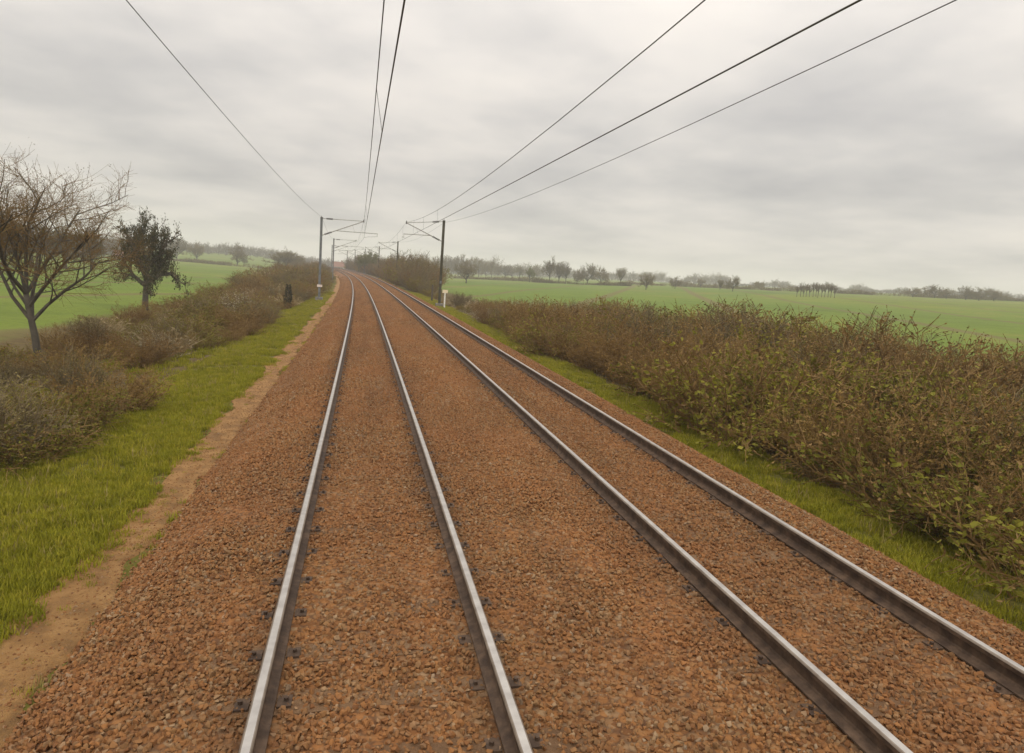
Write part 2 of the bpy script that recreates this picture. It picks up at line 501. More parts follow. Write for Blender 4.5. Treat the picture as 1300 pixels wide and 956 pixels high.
def scatter(name, pts, rots, scl, protos, material, label, stn=None):
    """one object: points that carry a random prototype each"""
    coll = bpy.data.collections.new(name + '_prototypes')
    for i, me in enumerate(protos):
        me.materials.clear(); me.materials.append(material)
        coll.objects.link(bpy.data.objects.new(name + '_prototype', me))
    me = bpy.data.meshes.new(name)
    me.vertices.add(len(pts)); me.vertices.foreach_set('co', np.asarray(pts, np.float32).reshape(-1))
    a = me.attributes.new('rot', 'FLOAT_VECTOR', 'POINT'); a.data.foreach_set('vector', np.asarray(rots, np.float32).reshape(-1))
    a = me.attributes.new('scl', 'FLOAT', 'POINT'); a.data.foreach_set('value', np.asarray(scl, np.float32))
    if stn is not None:
        a = me.attributes.new('stain', 'FLOAT', 'POINT'); a.data.foreach_set('value', np.asarray(stn, np.float32))
    a = me.attributes.new('pick', 'INT', 'POINT'); a.data.foreach_set('value', rng.integers(0, len(protos), len(pts)).astype(np.int32))
    o = bpy.data.objects.new(name, me); C.objects.link(o)
    ng = bpy.data.node_groups.new(name + '_scatter', 'GeometryNodeTree')
    ng.interface.new_socket('Geometry', in_out='INPUT', socket_type='NodeSocketGeometry')
    ng.interface.new_socket('Geometry', in_out='OUTPUT', socket_type='NodeSocketGeometry')
    gi = ng.nodes.new('NodeGroupInput'); go = ng.nodes.new('NodeGroupOutput')
    ci = ng.nodes.new('GeometryNodeCollectionInfo'); ci.inputs['Collection'].default_value = coll
    ci.inputs['Separate Children'].default_value = True; ci.inputs['Reset Children'].default_value = True
    iop = ng.nodes.new('GeometryNodeInstanceOnPoints'); iop.inputs['Pick Instance'].default_value = True
    def na(nm, t):
        n = ng.nodes.new('GeometryNodeInputNamedAttribute'); n.data_type = t; n.inputs['Name'].default_value = nm
        return [s for s in n.outputs if s.enabled and s.name == 'Attribute'][0]
    ng.links.new(gi.outputs[0], iop.inputs['Points']); ng.links.new(ci.outputs[0], iop.inputs['Instance'])
    ng.links.new(na('pick', 'INT'), iop.inputs['Instance Index'])
    er = ng.nodes.new('FunctionNodeEulerToRotation'); ng.links.new(na('rot', 'FLOAT_VECTOR'), er.inputs[0])
    ng.links.new(er.outputs[0], iop.inputs['Rotation'])
    ng.links.new(na('scl', 'FLOAT'), iop.inputs['Scale'])
    ng.links.new(iop.outputs[0], go.inputs[0])
    md = o.modifiers.new('scatter', 'NODES'); md.node_group = ng
    me.materials.append(material)
    tag(o, label, kind='stuff')
    return o


def ballast_z(o):
    return np.interp(o, prof_o, prof_z)


def stones(n, s0, s1, size):
    s = rng.uniform(s0, s1, n); o = rng.uniform(-2.7, 6.15, n)
    keep = np.ones(n, bool)
    for rr in (-.755, .755, D - .755, D + .755):
        keep &= np.abs(o - rr) > .085 + size * .2
    s, o = s[keep], o[keep]; n = len(s)
    z = ballast_z(o) + rng.uniform(-.010, .018, n)
    return T(s, o, z), rng.uniform(0, 6.28, (n, 3)), size * rng.uniform(.55, 1.3, n), stain(s, o)

parts = [stones(125000, 2.0, 14, .0215), stones(105000, 14, 34, .027), stones(70000, 34, 75, .037), stones(40000, 75, 150, .055)]
P_ = np.concatenate([p[0] for p in parts]); R_ = np.concatenate([p[1] for p in parts]); L_ = np.concatenate([p[2] for p in parts]); N_ = np.concatenate([p[3] for p in parts])
scatter('ballast_stones', P_, R_, L_, [icos(i, random.uniform(.85, 1.4), random.uniform(.8, 1.2), random.uniform(.6, .95)) for i in range(10)],
        M['stone'], 'loose rust brown stones covering the ballast bed', N_)


def tuft(seed, n, h, w):
    r = random.Random(seed); v = []; f = []
    for _ in range(n):
        a = r.uniform(0, 6.28); rr = w * math.sqrt(r.random()); x, y = rr * math.cos(a), rr * math.sin(a)
        b = r.uniform(0, 6.28); le = r.uniform(.2, .75); hh = h * r.uniform(.5, 1.15); bw = .005 + .004 * r.random()
        dx, dy = math.cos(b) * le * hh, math.sin(b) * le * hh; px, py = -math.sin(b) * bw, math.cos(b) * bw
        k = len(v)
        v += [(x - px, y - py, -.02), (x + px, y + py, -.02), (x + dx * .4 + px * .8, y + dy * .4 + py * .8, hh * .6),
              (x + dx * .4 - px * .8, y + dy * .4 - py * .8, hh * .6), (x + dx, y + dy, hh)]
        f += [(k, k + 1, k + 2, k + 3), (k + 3, k + 2, k + 4)]
    me = bpy.data.meshes.new('grass_tuft'); me.from_pydata(v, [], f); me.update()
    return me


def grass_pts(n, s0, s1, o0, o1, size):
    s = s0 + (s1 - s0) * rng.random(n) ** 1.5; o = rng.uniform(o0, o1, n)
    x, y, t, z = frame(s)
    P = T(s, o, 0)
    dens = noise2(P[:, 0], P[:, 1], 41, 1.1) * .6 + noise2(P[:, 0], P[:, 1], 42, .35) * .4
    edge = np.minimum(sstep(0, .5, o - o0), sstep(0, .5, o1 - o))
    k = dens + rng.random(n) * .4 < .55 * edge + .25
    P = P[k]; s = s[k]
    P[:, 2] = ground_z(P[:, 0], P[:, 1])[0]
    m = len(P)
    R3 = np.stack([np.zeros(m), np.zeros(m), rng.uniform(0, 6.28, m)], 1)
    return P, R3, size * rng.uniform(.5, 1.25, m) * np.interp(s, [0, 30, 110], [1, 1.1, 1.8])

gp = [grass_pts(34000, 1, 80, -5.7, -2.7, .72), grass_pts(22000, 1, 90, 5.6, 7.7, .72), grass_pts(2600, 6, 60, -2.6, -2.1, .6), grass_pts(1500, 4, 60, -3.1, -2.4, .4), grass_pts(4800, 8, 60, -11, -5.2, 1.0)]
scatter('verge_grass', np.concatenate([g[0] for g in gp]), np.concatenate([g[1] for g in gp]), np.concatenate([g[2] for g in gp]),
        [tuft(i, 30, .12, .13) for i in range(6)], M['grass'], 'short yellow green grass growing along both verges')

wp = [grass_pts(1500, 2, 80, -5.9, -2.9, .75), grass_pts(1100, 2, 90, 5.8, 7.9, .75), grass_pts(700, 4, 70, -2.7, -2.2, .5)]
scatter('verge_weeds', np.concatenate([g[0] for g in wp]), np.concatenate([g[1] for g in wp]), np.concatenate([g[2] for g in wp]),
        [tuft(i + 40, 8, .20, .14) for i in range(5)], M['weed'], 'thin dry stalks and dead weeds among the verge grass')
pb = 16000
sb = 2 + 60 * rng.random(pb) ** 1.6; obp = rng.normal(-2.62, .22, pb)
PB = T(sb, obp, 0); PB[:, 2] = ground_z(PB[:, 0], PB[:, 1])[0] + .014
scatter('path_gravel', PB, rng.uniform(0, 6.28, (pb, 3)), .012 * rng.uniform(.4, 1.5, pb), [icos(i + 60, 1.1, 1, .8) for i in range(5)], M['stone'],
        'small gravel scattered over the sandy path', stain(sb, obp))

# ------------------------------------------------------------------ rails
RP = [(-.075, -.172), (.075, -.172), (.075, -.160), (.018, -.142), (.009, -.125), (.009, -.062), (.034, -.046),
      (.036, -.014), (.030, -.004), (.023, 0), (-.023, 0), (-.030, -.004), (-.036, -.014), (-.034, -.046), (-.009, -.062), (-.009, -.125), (-.018, -.142), (-.075, -.160)]


def rail_mesh(o):
    mb = MB()
    sv = np.concatenate([np.arange(-12, 60, 1.0), np.arange(60, 345, 2.0)])
    k = len(RP)
    for s in sv:
        for (a, b) in RP:
            mb.v.append(tuple(float(c) for c in T(s, o + a, b)))
    for i in range(len(sv) - 1):
        for j in range(k):
            j2 = (j + 1) % k
            mb.f.append((i * k + j, i * k + j2, (i + 1) * k + j2, (i + 1) * k + j)); mb.m.append(1 if j == 9 else (2 if j in (7, 8, 10, 11) else 0))
    return mb

for o0, lab in ((0, 'near railway track of two polished steel rails running straight ahead below the viewer'),
                (D, 'second railway track on the right of two shiny rails beside the right hand masts')):
    t = empty('railway_track', (0, 0, 0))
    tag(t, lab, 'railway track', 'railway tracks')
    for d in (-.755, .755):
        rail_mesh(o0 + d).build('rail', [M['rail_side'], M['rail_top'], M['rail_head']], t)
    sl_me = None
    rest = MB()
    for i in range(560):
        s = -6 + i * .6 + random.uniform(-.02, .02)
        if 14 <= i < 114:
            if sl_me is None:
                b = MB(); b.box((0, 0, -.09), (2.44, .24, .18))
                for rr in (-.755, .755):
                    for e in (-1, 1):
                        b.box((rr + e * .13, 0, .008), (.09, .12, .016), 1); b.tube([(rr + e * .14, 0, .012), (rr + e * .14, 0, .04)], .016, 6, 1)
                so_ = b.build('sleeper', [M['sleeper'], M['rail_side']], t); sl_me = so_.data
            else:
                so_ = bpy.data.objects.new('sleeper', sl_me); C.objects.link(so_); so_.parent = t
            so_.location = Tv(s, o0, -.183); so_.rotation_euler = (0, -TILT, float(frame(s)[2]) + random.uniform(-.006, .006))
        else:
            q = Tv(s, o0, -.268)
            rest.box(q, (2.44, .24, .165), 0, Matrix.Rotation(float(frame(s)[2]), 3, 'Z') @ Matrix.Rotation(-TILT, 3, 'Y'))
    tag(rest.build('sleeper', M['sleeper'], t), kind='stuff')

# ------------------------------------------------------------------ catenary masts
def to_local(o, z, ob, zb):
    do, dz = o - ob, z - zb
    return (do * CT - dz * ST, 0, do * ST + dz * CT)


def ins_prof(r0=.035, r1=.11, n=6):
    p = [(0, r0)]
    for i in range(n):
        a = (i + .15) / n; b = (i + .5) / n; c = (i + .85) / n
        p += [(a, r0), (b, r1), (c, r0 * 1.1)]
    return p + [(1, r0)]


def hbeam(mb, h, w=.20, d=.20, z0=0.0, mat=0):
    mb.box((0, d / 2 - .008, z0 + h / 2), (w, .016, h), mat)
    mb.box((0, -d / 2 + .008, z0 + h / 2), (w, .016, h), mat)
    mb.box((0, 0, z0 + h / 2), (.012, d - .034, h), mat)


def make_mast(side, plate):
    """side +1: arm reaches to +x (mast left of the tracks)"""
    root = empty('catenary_mast')
    H = 6.98
    b = MB(); hbeam(b, H - .1, z0=.1)
    pm = [M['dark_mast']]
    if side > 0: pm = [M['galv']]
    b.build('post', pm, root)
    b = MB(); b.box((0, 0, -.12), (.62, .62, .50)); b.box((0, 0, .115), (.36, .36, .028), 1); b.build('foundation', [M['concrete'], M['dark_mast']], root)
    cap = MB(); cap.box((0, 0, H + .01), (.24, .24, .02)); cap.tube([(0, 0, H + .02), (0, 0, H + .14)], .02, 6); cap.build('cap', M['dark_mast'], root)
    sg = side
    if side > 0:
        L = lambda o, z: to_local(o, z, -3.66, -.41)
        tip, sb, r0, r1, con = L(.12, 6.44), L(-3.30, 5.06), L(-2.21, 5.50), L(1.29, 5.42), L(.14, 5.02)
    else:
        L = lambda o, z: to_local(o, z, 6.37, -.39)
        tip, sb, r0, r1, con = L(3.50, 6.26), L(6.32, 4.90), L(5.46, 5.32), L(3.30, 5.34), L(3.42, 4.98)
    ax = .10 * sg
    tb = (ax, 0, 6.90)
    V = Vector
    tipv, tbv, sbv = V(tip), V(tb), V(sb); sbv.x = ax
    def arm(name, a, b_, ins0, ins1, r):
        u = (b_ - a).normalized(); p0 = a + u * ins0; p1 = a + u * ins1
        mb = MB(); mb.tube([a, p0], r * .9, 8); mb.tube([p1, b_], r, 8)
        mb.box(a, (.05, .10, .10))
        o = mb.build(name, M['arm'], root)
        ib = MB(); ib.lathe(p0, p1, ins_prof(), 12); ib.build('insulator', M['insulator'], root)
    arm('top_tie', tbv, tipv, .30, .85, .028)
    arm('bracket_tube', sbv, tipv + V((-.04 * sg, 0, -.03)), .2, .85, .038)
    mb = MB(); r0v, r1v = V(r0), V(r1)
    mb.tube([r0v, r1v], .03, 8); mb.tube([r0v.lerp(r1v, .45), sbv.lerp(tipv, .72)], .008, 5)
    mb.build('registration_tube', M['arm'], root)
    mb = MB()
    e = r1v
    mb.tube([e + V((0, 0, .06)), e + V((0, 0, -.26))], .02, 6)
    mb.tube([e + V((0, 0, -.24)), V(con) + V((.5 * sg * .6, 0, .10)), V(con) + V((0, 0, .02))], .016, 6)
    mb.build('steady_arm', M['arm'], root)
    mb = MB(); mb.tube([tipv + V((0, -.03, -.10)), tipv + V((0, .03, .10))], .05, 8); mb.tube([tipv + V((0, 0, .0)), tipv + V((0, 0, .16))], .025, 6)
    mb.build('clamp', M['insulator'], root)
    if plate:
        mb = MB(); mb.box((.02, -.125, 1.12), (.44, .014, .20)); mb.build('number_plate', M['plate'], root)
    else:
        mb = MB(); mb.box((0, -.115, 1.9), (.16, .012, .22)); mb.build('number_plate', M['galv'], root)
    return root

SL = [62.5, 118.0, 173.0]
SR = [58.0, 116.3, 162.0, 205.0, 238.0, 264.0]
lab_l = ['nearest left mast, weathered grey steel with a pale number plate near its foot',
         'second mast along the left of the line, just behind the one with the pale plate',
         'farthest mast on the left of the line, mostly hidden behind two others']
lab_r = ['nearest right mast, tall dark steel post beside the short white marker',
         'second dark mast on the right, in front of the tall brown scrub',
         'third mast on the right, its slim top standing above the scrub',
         'fourth mast on the right, a short tip above green tinted scrub',
         'fifth mast on the right, tiny post over the end of the curve',
         'farthest right mast, faint tiny tip beside the distant red roofs']
mastL0 = make_mast(1, True); mastR0 = make_mast(-1, False)
mastL1 = copy_tree(mastL0)
for ch in list(mastL1.children):
    if ch.name.startswith('number_plate'):
        bpy.data.objects.remove(ch)
for i, s in enumerate(SL):
    m = mastL0 if i == 0 else (mastL1 if i == 1 else copy_tree(mastL1))
    p = Tv(s, -3.66, -.41); m.location = p; m.rotation_euler = (0, 0, float(frame(s)[2]))
    tag(m, lab_l[i], 'mast', 'catenary masts along the left of the line')
for i, s in enumerate(SR):
    m = mastR0 if i == 0 else copy_tree(mastR0)
    p = Tv(s, 6.37 + (.25 if i else 0), -.39); m.location = p; m.rotation_euler = (0, 0, float(frame(s)[2]))
    tag(m, lab_r[i], 'mast', 'catenary masts along the right of the line')

# ------------------------------------------------------------------ wires
def span(p, q, sag, n=14):
    return [p.lerp(q, i / n) - Vector((0, 0, 4 * sag * (i / n) * (1 - i / n))) for i in range(n + 1)]


def line(label, sup, con_o, mes_o, con_z, mes_z, first):
    root = empty('overhead_line', (0, 0, 0)); tag(root, label, 'overhead line', 'overhead contact lines')
    cm = MB(); mm = MB(); drops = []
    for i in range(len(sup) - 1):
        a, b = sup[i], sup[i + 1]
        ca, cb = Tv(a, con_o[i], con_z[i]), Tv(b, con_o[i + 1], con_z[i + 1])
        ma, mb_ = Tv(a, mes_o[i], mes_z[i]), Tv(b, mes_o[i + 1], mes_z[i + 1])
        cs = span(ca, cb, .03); ms = span(ma, mb_, .88)
        cm.tube(cs, .0095, 6); mm.tube(ms, .0085, 6)
        nd = max(3, int((b - a) / 6.5))
        if i < 3:
            for t in ([(q - a) / (b - a) for q in first] if i == 0 else [(j + .5) / nd for j in range(nd)]):
                p = ca.lerp(cb, t) - Vector((0, 0, .12 * t * (1 - t))); q = ma.lerp(mb_, t) - Vector((0, 0, 4 * .88 * t * (1 - t)))
                drops.append((p, q))
    cm.build('contact_wire', M['wire'], root); mm.build('messenger_wire', M['wire'], root)
    for p, q in drops:
        d = MB(); d.tube([p, q], .0045, 5); d.build('dropper', M['wire'], root)

line('pair of overhead wires hung above the near track', [-5.5] + SL + [222, 262],
     [.27, .14, -.15, .15, -.15, .15], [.16, .12, -.1, .1, -.1, .1], [5.0] * 6, [6.4, 6.50, 6.5, 6.5, 6.5, 6.5], (13.0, 36.0, 45.0, 54.0))
line('pair of overhead wires hung above the right hand track', [-4.0] + SR,
     [3.95, 3.42, 3.9, 3.45, 3.9, 3.45, 3.9], [3.80, 3.50, 3.7, 3.6, 3.7, 3.6, 3.7], [4.95, 4.98, 5, 5, 5, 5, 5], [6.35, 6.32, 6.4, 6.4, 6.4, 6.4, 6.4], (35.0, 42.5, 50.0))


def feeder(label, sup, o, z, sag, r):
    mb = MB()
    for a, b in zip(range(len(sup) - 1), range(1, len(sup))):
        mb.tube(span(Tv(sup[a], o[a], z[a]), Tv(sup[b], o[b], z[b]), sag), r, 5)
    w = mb.build('earth_wire', M['wire']); tag(w, label, 'wire', 'wires along the mast tops')

feeder('thin single wire sloping down to the top of the nearest left mast', [-5.5] + SL, [-3.45, -3.44, -3.44, -3.44], [6.62] * 4, .50, .0075)
feeder('thin single wire rising to the right from the nearest right mast top', [-4.0] + SR[:4], [6.55, 6.61, 6.8, 6.8, 6.8], [6.25, 6.45, 6.6, 6.6, 6.6], .62, .0075)

# ------------------------------------------------------------------ small line-side things
p = Tv(56.0, 6.55, -.42)
km = empty('marker_post', p, 0.05); tag(km, 'short white marker post with cream plate at the foot of the nearest right mast', 'marker post')
mb = MB(); mb.tube([(0, 0, -.1), (0, 0, 1.12)], [.065, .06], 8); mb.build('post', M['white_post'], km)
mb = MB(); mb.box((0, -.02, 1.24), (.44, .05, .26)); mb.build('plate', M['cream_plate'], km)
p = Tv(67.0, 6.72, -.45)
fp = MB(); fp.tube([(0, 0, -.2), (.01, 0, .8), (0, .01, 1.5)], [.10, .095, .085], 8)
fpo = fp.build('wooden_post', M['wood']); fpo.location = p
tag(fpo, 'dark bare wooden post standing just left of the nearest right mast', 'post')

# ------------------------------------------------------------------ trees
def rand_perp(r, d):
    a = d.orthogonal().normalized(); b = d.cross(a)
    w = r.uniform(0, 6.283)
    return a * math.cos(w) + b * math.sin(w)


def tree_meshes(seed, H=10.0, trunk_h=.28, spread=.55, levels=(7, 6, 6, 5), lean=0.0, min_r=.012, up=.25, leaf=0.0, leaf_size=.14, crown_w=1.0, girth=.028, low=.25):
    """returns (trunk MB, crown MB) of a bare broadleaf tree"""
    r = random.Random(seed)
    tr, cr = MB(), MB()
    leaves = []
    base_r = H * girth
    th = H * trunk_h
    pts = [Vector((0, 0, -.3))]
    d = Vector((lean, 0, 1)).normalized()
    n = 6
    for i in range(n):
        d = (d + Vector((r.uniform(-.06, .06), r.uniform(-.06, .06), .05))).normalized()
        pts.append(pts[-1] + d * (th + .3) / n)
    rad = [base_r * (1.45 if i == 0 else 1.0 - .06 * i) for i in range(n + 1)]
    tr.tube(pts, rad, 8)
    top = pts[-1]

    def grow(p, d, L, rad, lev):
        k = 4 if lev == 0 else (3 if lev < 3 else 2)
        q = [p]; dd = d.copy()
        for i in range(k):
            dd = (dd + rand_perp(r, dd) * r.uniform(.08, .28) + Vector((0, 0, up * (.25 if lev < 2 else .05)))).normalized()
            q.append(q[-1] + dd * L / k)
        rr = [max(min_r, rad * (1 - .62 * i / k)) for i in range(k + 1)]
        cr.tube(q, rr, 5 if lev == 0 else 3, 0 if lev < 2 else 1, cap=False)
        if lev >= len(levels) - 1:
            if leaf:
                for _ in range(3):
                    if r.random() < leaf:
                        leaves.append(q[-1].lerp(q[0], r.random()))
            return
        nb = levels[lev + 1]
        for j in range(nb):
            t = .25 + .75 * (j + r.random()) / nb
            x = min(int(t * k), k - 1); f = t * k - x
            pp = q[x].lerp(q[min(x + 1, k)], min(f, 1))
            ax = (q[min(x + 1, k)] - q[x]).normalized()
            nd = (ax * r.uniform(.5, 1.0) + rand_perp(r, ax) * r.uniform(.6, 1.1) + Vector((0, 0, .12))).normalized()
            grow(pp, nd, L * r.uniform(.38, .62), max(min_r, rad * .42), lev + 1)

    for j in range(levels[0]):
        a = 6.283 * (j + r.uniform(-.3, .3)) / levels[0]
        el = r.uniform(low, max(low + .35, 1.1)) if j else 1.5
        dd = Vector((math.cos(a) * math.cos(el) * crown_w, math.sin(a) * math.cos(el) * crown_w, math.sin(el))).normalized()
        pp = pts[-1 - (j % 3)] if j else top
        L = (H - th) * (spread if el < .8 else spread * 1.05) * r.uniform(.8, 1.1)
        grow(pp, dd, L, base_r * r.uniform(.4, .6), 0)
    for c in leaves:
        for _ in range(2):
            s = leaf_size * r.uniform(.5, 1.3); cc = c + Vector((r.gauss(0, .12), r.gauss(0, .12), r.gauss(0, .12)))
            a = Vector((r.gauss(0, 1), r.gauss(0, 1), r.gauss(0, 1))).normalized() * s; b = rand_perp(r, a.normalized()) * s * .7
            cr.add([tuple(cc - a), tuple(cc + b), tuple(cc + a), tuple(cc - b)], [(0, 1, 2, 3)], 2)
    return tr, cr


def make_tree(name, seed, mats, **kw):
    root = empty(name)
    tr, cr = tree_meshes(seed, **kw)
    tr.build('trunk', mats[0], root, smooth=True)
    co = cr.build('crown', mats, root)
    # true height of the crown
    zs = sorted(v[2] for v in cr.v)[int(len(cr.v) * .985)]; xs = sorted(math.hypot(v[0], v[1]) for v in cr.v)[int(len(cr.v) * .97)]
    root['h'] = zs; root['w'] = 2 * xs
    return root

bark3 = [M['bark'], M['twig'], M['bud']]
PRO = {
    'oak0': make_tree('bare_tree', 3, bark3, trunk_h=.20, spread=.62, min_r=.022, leaf=.35, leaf_size=.10, levels=(9, 7, 6, 5)),
    'oak1': make_tree('bare_tree', 5, bark3, trunk_h=.22, spread=.60, min_r=.022, leaf=.35, leaf_size=.10, levels=(9, 7, 6, 5)),
    'oak2': make_tree('bare_tree', 8, bark3, trunk_h=.24, spread=.58, min_r=.022, leaf=.4, leaf_size=.10, levels=(8, 7, 7, 5)),
    'tall0': make_tree('bare_tree', 12, bark3, trunk_h=.30, spread=.58, min_r=.022, up=.6, levels=(8, 7, 6, 5), crown_w=.6, leaf=.3, leaf_size=.10),
    'thin': make_tree('bare_tree', 17, bark3, trunk_h=.34, spread=.55, min_r=.018, up=1.0, levels=(7, 6, 5, 4), crown_w=.45),
    'tall1': make_tree('bare_tree', 14, bark3, trunk_h=.26, spread=.60, min_r=.022, up=.8, levels=(8, 7, 6, 5), crown_w=.55, leaf=.3, leaf_size=.10),
    'round': make_tree('round_tree', 21, bark3, trunk_h=.08, spread=.62, min_r=.022, levels=(11, 8, 6, 5), leaf=.8, leaf_size=.14),
    'young': make_tree('young_tree', 23, [M['bark'], M['twig'], M['young']], trunk_h=.22, spread=.5, min_r=.018, levels=(7, 6, 6, 4), leaf=.9, leaf_size=.14, up=.5),
    'ivy': make_tree('ivy_clad_tree', 31, [M['bark'], M['twig'], M['ivy']], trunk_h=.34, spread=.52, min_r=.010, levels=(11, 8, 6, 5), leaf=.9, leaf_size=.085, up=.1, girth=.046),
    'near': make_tree('bare_tree', 44, [M['bark'], M['red_twig'], M['bud']], trunk_h=.34, spread=.64, min_r=.0045, levels=(10, 8, 8, 7), leaf=.10, leaf_size=.03, up=.45, girth=.015, low=.75),
}
used = set()


def plant(kind, px, ytop, ybase, dist, label, cat='tree', group=None, wpx=None, rz=None):
    """a tree whose foot is seen near (px, ybase)"""
    x, y, z = spot(px, ybase, dist)
    src = PRO[kind]
    o = src if kind not in used else copy_tree(src)
    used.add(kind)
    h = (ybase - ytop) / F_PX * dist
    s = h / src['h']; sw = s
    if wpx:
        sw = wpx / F_PX * dist / src['w']
        sw = min(max(sw, s * .6), s * 1.6)
    o.location = (x, y, z - .05); o.rotation_euler = (0, 0, random.uniform(0, 6.28) if rz is None else rz); o.scale = (sw, sw, s)
    tag(o, label, cat, group)
    return o

# right-hand field, nearest first
plant('oak0', 592, 330, 355, 200, 'bare spreading oak standing alone in the green field right of the nearest right mast', wpx=34)
plant('young', 672, 341, 359, 260, 'small yellow green young tree left of the tall grove in the right field', wpx=15)
plant('tall0', 697, 331, 361, 270, 'tallest bare tree of the grove behind the right field', wpx=22)
plant('tall1', 709, 335, 361, 272, 'bare tree close against the right of the tallest one in the grove', wpx=20)
plant('tall0', 718, 338, 362, 268, 'bare tree at the right edge of the tall grove', wpx=18)
plant('oak1', 745, 338, 363, 264, 'broad round bare tree in the hedge right of the tall grove', wpx=30)
plant('oak2', 733, 345, 363, 270, 'slim bare tree on the left flank of the broad round hedge tree', wpx=16)
plant('oak2', 762, 343, 364, 276, 'hazy bare tree on the right flank of the broad round hedge tree', wpx=24)
plant('tall1', 787, 346, 366, 300, 'pale slender bare tree between the hedge trees and the dark lone oak', wpx=16)
plant('oak1', 820, 348, 368, 210, 'dark lone bare oak in the middle of the right field', wpx=25)
plant('oak2', 857, 349.5, 364, 235, 'small round bare tree next along the field from the dark lone oak', wpx=17)
plant('oak0', 889, 353, 364, 300, 'faint small bare tree between two darker field oaks on the right', wpx=13)
plant('oak1', 930, 350, 368, 222, 'dark bare oak with forked crown left of the thin trunked clump', wpx=21)
plant('tall1', 914, 355, 367, 250, 'thin hazy bare tree hard by the left of the forked oak', wpx=9)
plant('round', 963, 357, 366, 330, 'low hazy rounded tree between the forked oak and the thin trunked clump', wpx=16)
for i in range(13):
    plant('thin', 1011 + i * 4.0 + random.uniform(-1, 1), 361 + random.uniform(-.5, 4), 377.5, 186 + random.uniform(-8, 8),
          'thin upright bare tree in the tight clump on the right field', group='thin bare trees of the clump on the right', wpx=7)
for i, px in enumerate((1158, 1171, 1186, 1201, 1226, 1243, 1262)):
    plant(('oak1', 'oak2')[i % 2], px, 365 + random.uniform(0, 5), 380, 300 + random.uniform(-20, 25), 'dark hedgerow tree at the far right edge of the fields', group='hedgerow trees at the far right', wpx=20)
# grove beyond the oak and the row to its right
for i, (px, yt) in enumerate(((553, 326), (563, 324), (573, 323), (582, 322), (590, 322), (600, 323), (608, 324), (617, 329), (624, 326), (632, 333), (641, 334), (650, 336), (659, 335), (681, 337))):
    plant(('tall0', 'oak1', 'tall1', 'oak2')[i % 4], px, yt, 347 + max(0, (px - 600) * .09), 400 + random.uniform(-25, 35),
          'hazy bare tree in the row at the back of the right field', group='hazy trees at the back of the right field', wpx=random.uniform(16, 24))
for i, (px, yt, d) in enumerate(((538, 322, 100), (527, 327, 112), (513, 319, 128), (505, 312, 140), (498, 314, 150), (488, 322, 160), (470, 318, 190), (462, 321, 200), (455, 322, 215))):
    plant(('thin', 'tall1', 'young')[(0, 1, 0, 0, 0, 1, 2, 2, 1)[i]], px, yt, 352 - i * 1.0, d,
          ('thin bare sapling standing up out of the tall right hand scrub', 'light green budding sapling above the scrub near the end of the curve')[i in (6, 7)], 'sapling',
          'saplings in the right hand scrub', wpx=(11, 12, 7, 7, 7, 11, 13, 13, 11)[i])
# left
plant('oak2', 301, 313, 337, 310, 'lone bare oak on the hedge line across the left field', wpx=30)
plant('round', 365, 315, 336, 262, 'wide dome shaped brown tree left of the nearest left mast', wpx=46)
plant('ivy', 184, 283, 384, 51, 'dark ivy clad tree on a thick trunk in the left field', wpx=62, rz=2.0)
plant('oak1', 224, 312, 336, 330, 'bare hedgerow tree just right of the dark ivy clad tree', wpx=30)
plant('oak0', 250, 317, 336, 340, 'bare hedgerow tree midway between the ivy clad tree and the lone left oak', wpx=24)
plant('ivy', 118, 292, 331, 150, 'dark round headed tree behind the left field beside the red roof', wpx=32, rz=.5)
plant('ivy', 82, 290, 331, 140, 'broad dark tree behind the left field below the near bare tree', wpx=46, rz=4)
plant('ivy', 40, 284, 330, 135, 'dark tree at the left end of the field edge', wpx=50, rz=1)
plant('ivy', 4, 280, 330, 130, 'dark tree at the extreme left of the field edge', wpx=50, rz=3)
plant('near', 46, 180, 392, 26, 'large leafless reddish brown tree rising high at the near left', wpx=235)

# far woods: one soft mass each
def wood(name, label, pts, seed):
    r = random.Random(seed); mb = MB()
    for (x, y, h, w) in pts:
        z = GZ(x, y)
        mb.tube([(x, y, z - .2), (x, y, z + h * .6)], [.25, .12], 4)
        for _ in range(60):
            a = r.uniform(0, 6.283); e = r.uniform(.15, 1.5)
            b0 = Vector((x + r.gauss(0, 1.2), y + r.gauss(0, 1.2), z + h * r.uniform(.0, .6)))
            d = Vector((math.cos(a) * math.cos(e), math.sin(a) * math.cos(e), math.sin(e)))
            L = h * r.uniform(.25, .45); 
            p1 = b0 + Vector((d.x * w, d.y * w, d.z)) * L * .55; p2 = p1 + (Vector((d.x * w, d.y * w, d.z)) + rand_perp(r, d) * .5) * L * .5
            mb.tube([b0, p1, p2], [.09, .06, .035], 3, 0, cap=False)
            for _ in range(5):
                t = r.random(); c = b0.lerp(p2, .3 + .7 * t)
                e2 = c + (d + rand_perp(r, d) * 1.2).normalized() * h * r.uniform(.06, .14)
                mb.tube([c, e2], [.045, .03], 3, 1, cap=False)
                s = h * .022 * r.uniform(.5, 1.3); u = rand_perp(r, d) * s; q = rand_perp(r, d) * s
                mb.add([tuple(e2 - u), tuple(e2 + q), tuple(e2 + u), tuple(e2 - q)], [(0, 1, 2, 3)], 2)
    o = mb.build(name, bark3)
    tag(o, label, kind='stuff')
    return o

